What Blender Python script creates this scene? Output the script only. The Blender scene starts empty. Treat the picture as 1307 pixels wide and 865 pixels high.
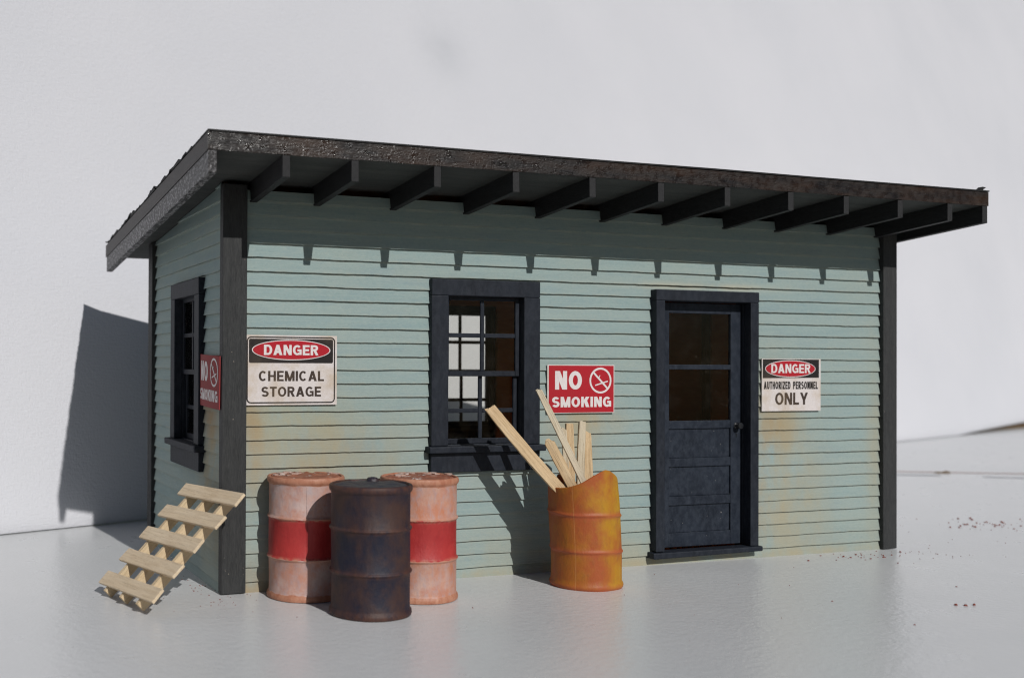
import bpy, bmesh, math, random
from mathutils import Vector, Matrix, noise
random.seed(7)
S = bpy.context.scene
COL = S.collection
R = math.radians

# ------------------------------------------------------------------ camera
cam = bpy.data.objects.new('camera', bpy.data.cameras.new('camera'))
COL.objects.link(cam)
S.camera = cam
yaw, pitch, roll = 0.3350, 0.0080, 0.0050
fw = Vector((math.sin(yaw)*math.cos(pitch), math.cos(yaw)*math.cos(pitch), math.sin(pitch)))
rt = Vector((math.cos(yaw), -math.sin(yaw), 0)); up = rt.cross(fw)
r2 = rt*math.cos(roll)+up*math.sin(roll); u2 = -rt*math.sin(roll)+up*math.cos(roll)
M = Matrix((r2, u2, -fw)).transposed().to_4x4()
M.translation = Vector((-2.219, -7.957, 1.783))
cam.matrix_world = M
cd = cam.data
cd.sensor_fit = 'HORIZONTAL'; cd.sensor_width = 36
cd.lens = 36*1362.65/1307
cd.shift_x = (653.5-369.19)/1307
cd.shift_y = (452.72-432.5)/1307
cd.clip_start = 0.05; cd.clip_end = 600
cd.dof.use_dof = True
cd.dof.focus_distance = 8.9
cd.dof.aperture_fstop = 0.66

# ------------------------------------------------------------------ world, sun, exposure
SUN_TO = Vector((0.105, -1.0, 0.69)).normalized()
W = bpy.data.worlds.new('World'); S.world = W; W.use_nodes = True
nt = W.node_tree
sky = nt.nodes.new('ShaderNodeTexSky'); sky.sky_type = 'NISHITA'; sky.sun_disc = False
sky.sun_elevation = math.asin(SUN_TO.z); sky.sun_rotation = math.atan2(SUN_TO.x, SUN_TO.y)
sky.air_density = 1.0; sky.dust_density = 0.4
bg = nt.nodes['Background']; bg.inputs['Strength'].default_value = 0.05
nt.links.new(sky.outputs[0], bg.inputs[0])
sun = bpy.data.objects.new('sun', bpy.data.lights.new('sun', 'SUN')); COL.objects.link(sun)
sun.data.energy = 5.0; sun.data.angle = R(0.55); sun.data.color = (1.0, 0.98, 0.95)
sun.rotation_euler = (-SUN_TO).to_track_quat('-Z', 'Y').to_euler()
sun.location = SUN_TO*30
S.view_settings.view_transform = 'Standard'; S.view_settings.look = 'None'
S.view_settings.exposure = -0.64; S.view_settings.gamma = 1.0
S.render.engine = 'CYCLES'
S.cycles.use_denoising = True
S.cycles.max_bounces = 8
S.cycles.filter_width = 1.15

# ------------------------------------------------------------------ node helpers
ALBEDO = .86                     # overall paint level of the place against the exposure
class NT:
    def __init__(s, name):
        s.m = bpy.data.materials.new(name); s.m.use_nodes = True
        s.t = s.m.node_tree; s.b = s.t.nodes['Principled BSDF']
        s.out = s.t.nodes['Material Output']
        s.tc = s.t.nodes.new('ShaderNodeTexCoord').outputs['Object']
    def n(s, kind, **kw):
        x = s.t.nodes.new(kind)
        for k, v in kw.items(): setattr(x, k, v)
        return x
    def put(s, sock, v):
        if hasattr(v, 'is_linked'): s.t.links.new(v, sock)
        elif isinstance(v, (tuple, list)) and len(v) == 3 and sock.type == 'RGBA': sock.default_value = (*v, 1)
        else: sock.default_value = v
    def math(s, op, a, b=0.0, clamp=False):
        x = s.n('ShaderNodeMath', operation=op, use_clamp=clamp)
        s.put(x.inputs[0], a); s.put(x.inputs[1], b); return x.outputs[0]
    def mapping(s, scale=(1, 1, 1), loc=(0, 0, 0), vec=None, rnd=False):
        x = s.n('ShaderNodeMapping'); s.put(x.inputs[0], vec or s.tc)
        x.inputs['Scale'].default_value = scale; x.inputs['Location'].default_value = loc
        if rnd:
            oi = s.n('ShaderNodeObjectInfo'); m = s.n('ShaderNodeVectorMath', operation='SCALE')
            m.inputs[0].default_value = (37.1, 17.3, 23.9); s.t.links.new(oi.outputs['Random'], m.inputs['Scale'])
            s.t.links.new(m.outputs[0], x.inputs['Location'])
        return x.outputs[0]
    def noise(s, scale=5, detail=4, rough=.55, stretch=(1, 1, 1), loc=(0, 0, 0), rnd=False, dist=0):
        x = s.n('ShaderNodeTexNoise'); s.put(x.inputs['Vector'], s.mapping(stretch, loc, rnd=rnd))
        x.inputs['Scale'].default_value = scale; x.inputs['Detail'].default_value = detail
        x.inputs['Roughness'].default_value = rough; x.inputs['Distortion'].default_value = dist
        return x.outputs['Fac']
    def ramp(s, f, lo, hi):          # linear remap with clamp
        x = s.n('ShaderNodeMapRange'); s.put(x.inputs[0], f)
        x.inputs[1].default_value = lo; x.inputs[2].default_value = hi
        return x.outputs[0]
    def mix(s, f, a, b, mode='MIX'):
        x = s.n('ShaderNodeMix', data_type='RGBA', blend_type=mode)
        s.put(x.inputs[0], f); s.put(x.inputs[6], a); s.put(x.inputs[7], b); return x.outputs[2]
    def xyz(s):
        x = s.n('ShaderNodeSeparateXYZ'); s.put(x.inputs[0], s.tc); return x.outputs
    def col(s, c): s.put(s.b.inputs['Base Color'], s.mix(1.0, c, (ALBEDO, ALBEDO, ALBEDO), 'MULTIPLY'))
    def rough(s, v): s.put(s.b.inputs['Roughness'], v)
    def spec(s, v): s.b.inputs['Specular IOR Level'].default_value = v
    def bump(s, h, strength=.3, dist=.01):
        x = s.n('ShaderNodeBump'); s.put(x.inputs['Height'], h)
        x.inputs['Strength'].default_value = strength; x.inputs['Distance'].default_value = dist
        s.t.links.new(x.outputs[0], s.b.inputs['Normal'])
    def gauss(s, a, a0, sa, b, b0, sb):
        u = s.math('DIVIDE', s.math('SUBTRACT', a, a0), sa); v = s.math('DIVIDE', s.math('SUBTRACT', b, b0), sb)
        q = s.math('ADD', s.math('MULTIPLY', u, u), s.math('MULTIPLY', v, v))
        return s.math('POWER', 2.718, s.math('MULTIPLY', q, -1.0))

def painted(name, a, b, c=None, scale=6, stretch=(1, 1, 1), rough=.6, speck=None, bump=.25, grain=40, spec=.35, rnd=True):
    k = NT(name)
    n1 = k.ramp(k.noise(scale, 5, .6, stretch, rnd=rnd), .35, .68)
    n2 = k.ramp(k.noise(scale*5, 4, .65, stretch, loc=(3, 1, 7), rnd=rnd), .4, .75)
    base = k.mix(n1, a, b)
    if c: base = k.mix(k.math('MULTIPLY', n2, .6), base, c)
    if speck:
        sp = k.ramp(k.noise(48, 1, .5, (1, 1, 1), loc=(9, 4, 2), rnd=rnd), .785, .81)
        base = k.mix(sp, base, speck)
    k.col(base); k.rough(rough); k.spec(spec)
    g = k.noise(grain, 4, .7, stretch, loc=(5, 5, 1), rnd=rnd)
    k.bump(g, bump, .01)
    return k.m

# ------------------------------------------------------------------ materials
def siding_mat(name, side):
    k = NT(name); x, y, z = k.xyz()
    h = y if side else x
    st = (50, 2.2, 50) if side else (2.2, 50, 50)
    st = (30, 1.6, 30) if side else (1.6, 30, 30)
    A, B_, Cc = (.245, .340, .342), (.295, .385, .368), (.350, .405, .368)
    c = k.mix(k.ramp(k.noise(1.0, 5, .65, st), .3, .7), A, B_)
    bd = k.math('FLOOR', k.math('DIVIDE', k.math('SUBTRACT', z, .0836), .11))
    wn = k.n('ShaderNodeTexWhiteNoise', noise_dimensions='1D'); k.put(wn.inputs['W'], bd)
    c = k.mix(k.math('MULTIPLY', wn.outputs['Value'], .38), c, Cc)
    # coarse dirty patches
    pt = k.ramp(k.noise(1.3, 6, .62, (1, 1, 1.6)), .47, .75)
    c = k.mix(k.math('MULTIPLY', pt, .30), c, (.37, .38, .30))
    fs = k.ramp(k.noise(34, 3, .7, (1, 1, 1.5), loc=(6, 6, 6)), .38, .68)
    c = k.mix(k.math('MULTIPLY', fs, .20), c, (.42, .45, .42))
    fd = k.ramp(k.noise(40, 3, .7, (.6, .6, 1.5), loc=(1, 6, 3)), .52, .75)
    c = k.mix(k.math('MULTIPLY', fd, .22), c, (.15, .22, .25))
    wp = k.ramp(k.noise(2.4, 5, .7, (1, 1, 5), loc=(4, 4, 4)), .52, .8)
    c = k.mix(k.math('MULTIPLY', wp, .35), c, (.185, .275, .335))
    # rust and tan stains of the real model
    drip = k.ramp(k.noise(3.2, 6, .62, (1.2, 1.2, .6), loc=(1, 2, 3)), .26, .62)
    def stain(cc, h0, sh, z0, sz, colr, amt, d=drip):
        g = k.gauss(h, h0, sh, z, z0, sz)
        return k.mix(k.math('MULTIPLY', k.math('MULTIPLY', g, d), amt, True), cc, colr)
    tan, rust = (.40, .33, .20), (.34, .20, .08)
    if side:
        c = stain(c, .30, .38, 1.10, .42, tan, 1.0)
        c = stain(c, .40, .22, 1.35, .16, rust, .7)
        c = stain(c, .35, .5, .55, .35, tan, .8)
    else:
        c = stain(c, 5.36, .36, .85, .75, tan, .95)
        c = stain(c, 5.40, .30, 1.22, .20, (.36, .28, .16), .6)
        c = stain(c, 5.30, .16, 1.15, .35, rust, .35)
        c = stain(c, 5.20, .10, .50, .6, rust, .45)
        c = stain(c, 5.75, .3, .45, .5, tan, .5)
        c = stain(c, 6.60, .10, 1.0, 1.0, tan, .5)
        c = stain(c, .55, .45, 1.34, .18, (.38, .34, .20), .9)
        c = stain(c, .25, .12, 1.15, .45, rust, .7)
        c = stain(c, .75, .6, 1.05, .30, tan, .7)
        c = stain(c, 3.30, .35, 1.30, .12, tan, .8)
        c = stain(c, 3.20, .25, 1.1, .25, tan, .6)
        c = stain(c, 4.6, .8, 2.50, .035, (.52, .48, .36), .8)
        c = stain(c, 3.0, 6.0, .02, .05, tan, .7)
        c = stain(c, .3, .3, .05, .25, rust, .6)
        c = stain(c, .9, .9, .85, .45, tan, .5)
        c = stain(c, 3.6, 2.5, .12, .22, tan, .45)
    # worn lip at the bottom edge of every board, paler strip right under it
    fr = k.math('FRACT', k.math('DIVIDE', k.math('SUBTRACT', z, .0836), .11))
    lip = k.math('MULTIPLY', k.ramp(fr, .16, .02), k.ramp(k.noise(9, 4, .7, (1, 1, .4), loc=(2, 8, 2)), .42, .7))
    c = k.mix(k.math('MULTIPLY', lip, .55), c, (.42, .41, .33))
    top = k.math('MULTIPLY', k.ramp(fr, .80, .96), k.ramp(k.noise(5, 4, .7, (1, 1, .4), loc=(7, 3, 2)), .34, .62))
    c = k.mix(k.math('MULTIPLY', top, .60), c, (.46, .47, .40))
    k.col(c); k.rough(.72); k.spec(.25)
    k.bump(k.noise(1.5, 6, .75, (st[0]*2, st[1]*2 if not side else st[1], st[2]*2), loc=(1, 1, 1)), .35, .012)
    return k.m

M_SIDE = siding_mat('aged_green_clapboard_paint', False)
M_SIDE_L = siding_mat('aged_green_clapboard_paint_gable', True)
M_NAVY = painted('navy_trim_paint', (.0075, .010, .0165), (.013, .0175, .027), (.033, .038, .050), 5, (1, 1, .5), .6, None, .3, 45, .25)
M_DOOR = painted('scuffed_navy_door_paint', (.007, .011, .020), (.014, .020, .033), (.045, .055, .074), 4, (1, 1, .7), .58, (.30, .29, .27), .3, 50, .25)
M_POST = painted('charcoal_post_paint', (.018, .019, .020), (.033, .034, .035), (.072, .072, .070), 7, (6, 6, .5), .62, (.28, .24, .2), .5, 26)
M_RAFT = painted('black_rafter_stain', (.009, .009, .010), (.018, .018, .019), (.045, .044, .046), 7, (6, .6, 6), .6, None, .5, 30)
M_SOFFIT = painted('dark_soffit_wood', (.045, .050, .048), (.075, .080, .074), (.035, .035, .033), 2, (.5, 6, 6), .7, None, .5, 20)
M_FELT = painted('black_roofing_felt', (.010, .010, .011), (.022, .021, .020), None, 6, (1, 1, 1), .7)
M_BROWN = painted('bare_brown_interior_wood', (.62, .20, .040), (.70, .27, .07), (.42, .12, .025), 2, (1, 1, 6), .6, None, .3, 20)
M_KNOB = painted('black_door_knob', (.012, .013, .016), (.02, .021, .025), None, 10, (1, 1, 1), .3)

def fascia_mat():
    k = NT('glossy_black_brown_fascia')
    n1 = k.ramp(k.noise(1.5, 5, .6, (1, 1, 3), loc=(2.6, 0, 0)), .42, .68)
    c = k.mix(n1, (.010, .008, .008), (.042, .019, .009))
    c = k.mix(k.ramp(k.noise(30, 4, .7, (.12, 1, 1.5)), .45, .75), c, (.034, .026, .022))
    n2 = k.ramp(k.noise(60, 2, .6, (1.4, 1, .5)), .62, .74)
    x = k.xyz()[0]
    c = k.mix(k.math('MULTIPLY', n2, k.ramp(x, 3.0, -.3)), c, (.42, .40, .39))  # sun sparkle put into the colour as pale specks, fading to the right
    k.col(c)
    k.rough(k.ramp(k.noise(14, 3, .6), .3, .8)); k.rough(.42)
    k.spec(.35)
    k.bump(k.noise(60, 3, .7, (.5, 1, 1.2)), .6, .010)
    return k.m
M_FASCIA = fascia_mat()
def barge_mat():
    k = NT('rough_grey_black_barge_board')
    n1 = k.ramp(k.noise(40, 3, .65, (1, .5, 1.0)), .45, .62)
    n2 = k.ramp(k.noise(2, 4, .6, (1, 1, 1)), .35, .7)
    c = k.mix(n1, (.012, .011, .012), (.36, .35, .355))
    c = k.mix(k.math('MULTIPLY', n2, .35), c, (.03, .026, .025))
    k.col(c); k.rough(.45); k.bump(n1, .8, .012)
    return k.m
M_BARGE = barge_mat()

def glass_mat():
    k = NT('dusty_window_glass')
    k.t.nodes.remove(k.b)
    tr = k.n('ShaderNodeBsdfTransparent'); tr.inputs[0].default_value = (.93, .93, .91, 1)
    gl = k.n('ShaderNodeBsdfGlossy'); gl.inputs['Roughness'].default_value = .06
    df = k.n('ShaderNodeBsdfDiffuse'); df.inputs[0].default_value = (.55, .50, .44, 1)
    fr = k.n('ShaderNodeFresnel'); fr.inputs[0].default_value = 1.22
    a = k.n('ShaderNodeMixShader'); k.put(a.inputs[0], fr.outputs[0]); k.t.links.new(tr.outputs[0], a.inputs[1]); k.t.links.new(gl.outputs[0], a.inputs[2])
    d = k.math('MULTIPLY', k.ramp(k.noise(62, 2, .55), .735, .79), .40)
    d2 = k.math('MULTIPLY', k.ramp(k.noise(7, 5, .7, loc=(3, 3, 3)), .5, .85), .012)
    b = k.n('ShaderNodeMixShader'); k.put(b.inputs[0], k.math('ADD', d, d2, True)); k.t.links.new(a.outputs[0], b.inputs[1]); k.t.links.new(df.outputs[0], b.inputs[2])
    k.t.links.new(b.outputs[0], k.out.inputs[0])
    return k.m
M_GLASS = glass_mat()

def wood_mat(name, a, b, c, stretch=(1, 1, .06)):
    k = NT(name)
    n1 = k.ramp(k.noise(26, 4, .6, stretch, rnd=True), .32, .7)
    n2 = k.ramp(k.noise(60, 3, .7, tuple(q*1.0 for q in stretch), loc=(1, 1, 1), rnd=True), .5, .8)
    n3 = k.ramp(k.noise(4, 4, .6, (1, 1, 1), rnd=True), .4, .75)
    cc = k.mix(n1, a, b); cc = k.mix(k.math('MULTIPLY', n2, .75), cc, c); cc = k.mix(k.math('MULTIPLY', n3, .40), cc, c)
    n4 = k.ramp(k.noise(110, 2, .7, tuple(.35+.65*q for q in stretch), loc=(4, 1, 1), rnd=True), .60, .74)
    cc = k.mix(k.math('MULTIPLY', n4, .45), cc, tuple(q*.55 for q in c))
    oi = k.n('ShaderNodeObjectInfo')
    cc = k.mix(k.math('MULTIPLY', oi.outputs['Random'], .4), cc, a)
    k.col(cc); k.rough(.62); k.spec(.3)
    k.bump(k.math('ADD', n1, n2), .5, .010)
    return k.m
M_STICK = wood_mat('split_pale_basswood', (.66, .47, .27), (.74, .57, .36), (.44, .27, .12))
M_STICK2 = wood_mat('bleached_basswood', (.68, .58, .42), (.74, .65, .50), (.52, .40, .25))
M_SLAT = wood_mat('pale_pallet_slat_wood', (.70, .55, .37), (.78, .64, .46), (.56, .40, .24), (.06, 1, 1))
M_STRINGER = wood_mat('cream_pallet_stringer_wood', (.66, .50, .31), (.72, .58, .38), (.55, .38, .2), (1, .06, 1))

def drum_mat(name, kind, seed):
    k = NT(name); x, y, z = k.xyz()
    lo = (seed*3.1, seed*1.7, seed*2.3)
    blot = k.noise(5, 6, .62, (1, 1, .8), lo)
    fine = k.noise(22, 5, .7, (1, 1, .5), lo)
    wob = k.math('MULTIPLY', k.math('SUBTRACT', k.noise(11, 3, .6, (1, 1, 1), lo), .5), .035)
    zz = k.math('ADD', z, wob)
    if kind == 'banded':
        copper = k.mix(k.ramp(fine, .35, .7), (.40, .15, .085), (.56, .28, .18))
        am = .75 if seed < 2 else 1.0
        white = k.mix(k.math('MULTIPLY', k.ramp(blot, .36, .62), am, True), (.60, .47, .44) if seed < 2 else (.58, .37, .30), (.52, .20, .11))
        white = k.mix(k.math('MULTIPLY', k.ramp(fine, .45, .7), .6), white, (.40, .33, .35))
        white = k.mix(k.math('MULTIPLY', k.ramp(k.noise(9, 5, .7, (1, 1, 1.2), (seed, 8, seed)), .50, .68), .65), white, (.50, .20, .13))
        red = k.mix(k.ramp(blot, .35, .7), (.36, .020, .022), (.50, .045, .040))
        red = k.mix(k.math('MULTIPLY', k.ramp(fine, .55, .8), .5), red, (.22, .03, .025))
        inred = k.math('MULTIPLY', k.math('GREATER_THAN', zz, .318), k.math('LESS_THAN', zz, .617))
        c = k.mix(inred, white, red)
        edge = k.math('MAXIMUM', k.math('GREATER_THAN', zz, .868), k.math('LESS_THAN', zz, .052))
        c = k.mix(edge, c, copper)
        hoop = k.math('ADD', k.gauss(z, .312, .016, x, 0, 99), k.gauss(z, .617, .016, x, 0, 99), True)
        c = k.mix(k.math('MULTIPLY', hoop, k.ramp(fine, .4, .6)), c, (.50, .24, .16))
        k.col(c); k.rough(.52)
    elif kind == 'dark':
        c = k.mix(k.ramp(blot, .40, .62), (.009, .009, .024), (.056, .025, .019))
        c = k.mix(k.math('MULTIPLY', k.ramp(fine, .45, .75), .5), c, (.036, .024, .026))
        hoop = k.math('ADD', k.gauss(z, .312, .02, x, 0, 99), k.gauss(z, .617, .02, x, 0, 99), True)
        edge = k.math('MAXIMUM', k.ramp(z, .86, .90), k.ramp(z, .07, .02))
        rustm = k.math('MULTIPLY', k.math('MAXIMUM', hoop, edge), k.ramp(fine, .35, .65))
        c = k.mix(k.math('MULTIPLY', rustm, .8), c, (.10, .038, .022))
        k.col(c); k.rough(.58)
    else:
        c = k.mix(k.ramp(blot, .40, .66), (.38, .085, .018), (.42, .150, .014))
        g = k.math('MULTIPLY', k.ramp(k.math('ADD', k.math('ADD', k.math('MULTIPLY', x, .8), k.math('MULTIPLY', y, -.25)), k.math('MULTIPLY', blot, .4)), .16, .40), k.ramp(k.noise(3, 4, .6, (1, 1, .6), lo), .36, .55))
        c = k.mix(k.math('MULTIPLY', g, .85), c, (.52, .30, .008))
        c = k.mix(k.math('MULTIPLY', k.ramp(fine, .5, .78), .55), c, (.26, .10, .025))
        hoop = k.math('ADD', k.gauss(z, .30, .025, x, 0, 99), k.gauss(z, .59, .025, x, 0, 99), True)
        hoop = k.math('MAXIMUM', hoop, k.ramp(z, .05, .01))
        c = k.mix(k.math('MULTIPLY', hoop, .75), c, (.42, .09, .035))
        xs_ = k.math('ADD', x, k.math('MULTIPLY', k.math('MAXIMUM', k.math('SUBTRACT', z, .25), 0.0), .058))
        ang = R(-141); off = k.math('SUBTRACT', k.math('MULTIPLY', xs_, math.sin(ang)), k.math('MULTIPLY', y, math.cos(ang)))
        seam_l = k.math('MULTIPLY', k.math('LESS_THAN', k.math('ABSOLUTE', off), .0032), k.math('LESS_THAN', y, 0.0))
        c = k.mix(k.math('MULTIPLY', seam_l, .7), c, (.50, .20, .06))
        k.col(c); k.rough(.55)
    k.spec(.4)
    k.bump(k.math('ADD', blot, k.math('MULTIPLY', fine, .6)), .35, .02)
    return k.m
M_FLAKE = painted('white_paint_flake', (.66, .58, .54), (.54, .32, .24), (.48, .22, .14), 14, (1, 1, 1), .6)
def lid_mat(name, a, b, cth, fl=(.7, .62, .58)):
    k = NT(name)
    c = k.mix(k.ramp(k.noise(14, 5, .6), .35, .7), a, b)
    c = k.mix(k.ramp(k.noise(9, 4, .6, loc=(5, 1, 2)), cth, cth+.06), c, fl)
    k.col(c); k.rough(.5); k.bump(k.noise(14, 5, .6), .6, .03); return k.m
M_LID = lid_mat('rusty_copper_lid', (.24, .07, .04), (.44, .17, .10), .60)
M_LID_D = lid_mat('dark_lid', (.014, .015, .035), (.05, .03, .03), 2.0)

def flat(name, c, stains=None, rough=.7, amt=.5, spec=.2):
    k = NT(name); base = k.mix(k.math('MULTIPLY', k.ramp(k.noise(60, 3, .7), .35, .75), .35), c, tuple(q*.72 for q in c))
    if stains:
        base = k.mix(k.math('MULTIPLY', k.ramp(k.noise(4.5, 6, .65, loc=(.7, .2, .4)), .47, .72), amt), base, stains)
    k.col(base); k.rough(rough); k.spec(spec); k.bump(k.noise(70, 3, .6), .15, .005); return k.m
M_PAPER = flat('printed_sign_paper', (.74, .68, .66), (.50, .38, .24), amt=.75)
M_INK = flat('black_sign_ink', (.022, .018, .018), (.09, .07, .05), amt=.6)
M_BRINK = flat('faded_brown_black_ink', (.060, .042, .034), (.16, .11, .06), amt=.8)
M_RED = flat('red_sign_ink', (.46, .016, .028), (.36, .03, .03), amt=.6)
M_WHITE = flat('white_sign_ink', (.80, .74, .73), (.70, .58, .54), amt=.4)

def table_mat():
    k = NT('satin_grey_table_top')
    c = k.mix(k.ramp(k.noise(.5, 4, .5), .3, .7), (.68, .69, .695), (.72, .722, .725))
    k.col(c)
    k.rough(k.math('ADD', .24, k.math('MULTIPLY', k.noise(3, 3, .6), .10))); k.spec(.62)
    k.bump(k.math('ADD', k.noise(17, 3, .6), k.math('MULTIPLY', k.noise(40, 2, .6), .35)), .36, .012)
    return k.m
M_TABLE = table_mat()
def canvas_mat():
    k = NT('white_canvas_cloth')
    x, y, z = k.xyz()
    c = k.mix(k.ramp(k.noise(.25, 4, .55), .3, .7), (.665, .668, .705), (.71, .708, .742))
    g = k.gauss(x, 8.28, .50, z, 6.9, .46)
    sm = k.math('MULTIPLY', k.math('MULTIPLY', g, k.ramp(k.noise(2.2, 3, .5), -.2, .6)), .30)
    c = k.mix(sm, c, (.42, .44, .47))
    k.col(c); k.rough(.85); k.spec(.15)
    w = k.math('ADD', k.noise(58, 2, .6, (1, 1, .22)), k.noise(58, 2, .6, (.22, 1, 1), loc=(3, 3, 3)))
    k.bump(w, .50, .014)
    return k.m
M_CANVAS = canvas_mat()
M_OAK = painted('dark_varnished_wood', (.13, .072, .024), (.20, .12, .045), None, 3, (.3, 1, 4), .5)
M_DUST = flat('red_brown_dust', (.26, .065, .045), (.14, .04, .03))
M_SMEAR = flat('pinkish_smear', (.50, .37, .34), (.48, .42, .40))
M_GSMEAR = flat('grey_smear', (.36, .37, .40), (.42, .42, .43))

# ------------------------------------------------------------------ mesh helpers
class MB:
    def __init__(s): s.v = []; s.f = []; s.mi = []
    def quad(s, pts, mi=0):
        i = len(s.v); s.v += [tuple(p) for p in pts]; s.f.append(tuple(range(i, i+len(pts)))); s.mi.append(mi)
    def box(s, x0, x1, y0, y1, z0, z1, mi=0, fn=None):
        P = [(x, y, z) for z in (z0, z1) for y in (y0, y1) for x in (x0, x1)]
        if fn: P = [fn(*p) for p in P]
        i = len(s.v); s.v += P
        for f in ((0, 2, 3, 1), (4, 5, 7, 6), (0, 1, 5, 4), (2, 6, 7, 3), (0, 4, 6, 2), (1, 3, 7, 5)):
            s.f.append(tuple(i+q for q in f)); s.mi.append(mi)
    def prism(s, poly, y0, y1, mi=0):     # polygon in x,z extruded along y, front at y0
        n = len(poly); i = len(s.v)
        s.v += [(x, y0, z) for x, z in poly]+[(x, y1, z) for x, z in poly]
        s.f.append(tuple(range(i, i+n))); s.mi.append(mi)
        s.f.append(tuple(range(i+2*n-1, i+n-1, -1))); s.mi.append(mi)
        for a in range(n):
            b = (a+1) % n; s.f.append((i+a, i+n+a, i+n+b, i+b)); s.mi.append(mi)
    def lathe(s, prof, n=96, fn=None, mi=0, cap=True):
        i = len(s.v); m = len(prof)
        for (r, z) in prof:
            for a in range(n):
                t = 2*math.pi*a/n; p = (r*math.cos(t), r*math.sin(t), z)
                s.v.append(fn(*p) if fn else p)
        for j in range(m-1):
            for a in range(n):
                b = (a+1) % n
                s.f.append((i+j*n+a, i+j*n+b, i+(j+1)*n+b, i+(j+1)*n+a)); s.mi.append(mi)
        if cap:
            s.f.append(tuple(i+a for a in range(n-1, -1, -1))); s.mi.append(mi)
            s.f.append(tuple(i+(m-1)*n+a for a in range(n))); s.mi.append(mi)
    def build(s, name, mats, parent=None, loc=(0, 0, 0), smooth=False, bevel=0, rot=None, seg=2):
        me = bpy.data.meshes.new(name); me.from_pydata(s.v, [], s.f)
        mats = mats if isinstance(mats, (list, tuple)) else [mats]
        for m in mats: me.materials.append(m)
        for p, k in zip(me.polygons, s.mi): p.material_index = k
        bm = bmesh.new(); bm.from_mesh(me); bmesh.ops.remove_doubles(bm, verts=bm.verts, dist=1e-5)
        bmesh.ops.recalc_face_normals(bm, faces=bm.faces); bm.to_mesh(me); bm.free()
        if smooth:
            me.polygons.foreach_set('use_smooth', [True]*len(me.polygons)); me.set_sharp_from_angle(angle=R(38))
        me.update()
        o = bpy.data.objects.new(name, me); COL.objects.link(o); o.location = loc
        if rot: o.rotation_euler = rot
        if parent: o.parent = parent
        if bevel:
            b = o.modifiers.new('bevel', 'BEVEL'); b.width = bevel; b.segments = seg; b.limit_method = 'ANGLE'; b.angle_limit = R(40)
        return o

def empty(name, loc, label=None, cat=None, group=None, rot=None):
    o = bpy.data.objects.new(name, None); COL.objects.link(o); o.location = loc
    o.empty_display_size = .1
    if rot: o.rotation_euler = rot
    tag(o, label, cat, group); return o
def tag(o, label=None, cat=None, group=None, kind=None):
    if label: o['label'] = label
    if cat: o['category'] = cat
    if group: o['group'] = group
    if kind: o['kind'] = kind
def copy_tree(o, parent):
    c = o.copy(); COL.objects.link(c); c.parent = parent
    for ch in list(o.children): copy_tree(ch, c)
    return c

# ------------------------------------------------------------------ setting: table top and backdrop
mb = MB(); mb.box(-14, 70, -5.3, 45, -.35, 0)
tbl = mb.build('table_top', M_TABLE, bevel=.03); tag(tbl, kind='structure')

A0 = Vector((-1.412, 3.36, 0)); DB = Vector((.939, .344, 0)); NB = Vector((.344, -.939, 0))   # backdrop foot line, its direction and facing
def backdrop():
    mb = MB(); ns, nz = 230, 44; s0, s1, H = -9.0, 64.0, 22.0
    TH = .14
    def P(s, t):
        lift = .21*min(1.6, max(0.0, (s-26.3)/6.0))**.8 if s > 26.3 else 0.0
        z = t*H+(1-t)*(lift+.012)
        back = .235*z                                   # leans back
        rnd = .10*math.exp(-(z-lift)/.10)                # rounded bottom edge
        cur = .10*math.sin(s*.35+1)*min(1, z/3)
        p = A0+DB*s - NB*(back+rnd*.8+cur-.04); p.z = z
        return p
    ts = [0]+[.0008*1.55**q for q in range(14)]
    ts = [t for t in ts if t < .3]+[.3+.7*q/24 for q in range(25)]
    F = [[P(s0+(s1-s0)*i/ns, t) for i in range(ns+1)] for t in ts]
    # local frame: x along the cloth, z up, so the weave follows the cloth
    def L(p):
        q = p-A0; return (q.dot(DB), q.dot(-NB), p.z)
    base = len(mb.v)
    for row in F: mb.v += [L(p) for p in row]
    nb = len(mb.v)
    for row in F: mb.v += [L(p-NB*TH) for p in row]
    w = ns+1
    for j in range(len(ts)-1):
        for i in range(ns):
            a = j*w+i
            mb.f.append((a, a+1, a+w+1, a+w)); mb.mi.append(0)
            mb.f.append((nb+a, nb+a+w, nb+a+w+1, nb+a+1)); mb.mi.append(0)
    for i in range(ns):
        mb.f.append((i, nb+i, nb+i+1, i+1)); mb.mi.append(0)
        a = (len(ts)-1)*w+i; mb.f.append((a, a+1, nb+a+1, nb+a)); mb.mi.append(0)
    for j in range(len(ts)-1):
        for i in (0, ns):
            a = j*w+i; mb.f.append((a, a+w, nb+a+w, nb+a)); mb.mi.append(0)
    o = mb.build('cloth_backdrop', M_CANVAS, loc=A0, smooth=True, rot=(0, 0, math.atan2(DB.y, DB.x)))
    tag(o, 'white woven cloth backdrop standing upright behind the shed', 'backdrop')
backdrop()
mb = MB(); mb.box(25.5, 60, .24, .9, .006, .26)
o = mb.build('wooden_rail', M_OAK, loc=A0, rot=(0, 0, math.atan2(DB.y, DB.x)), bevel=.03)
tag(o, 'dark brown wooden rail showing under the lifted right end of the backdrop', 'rail')

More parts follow.
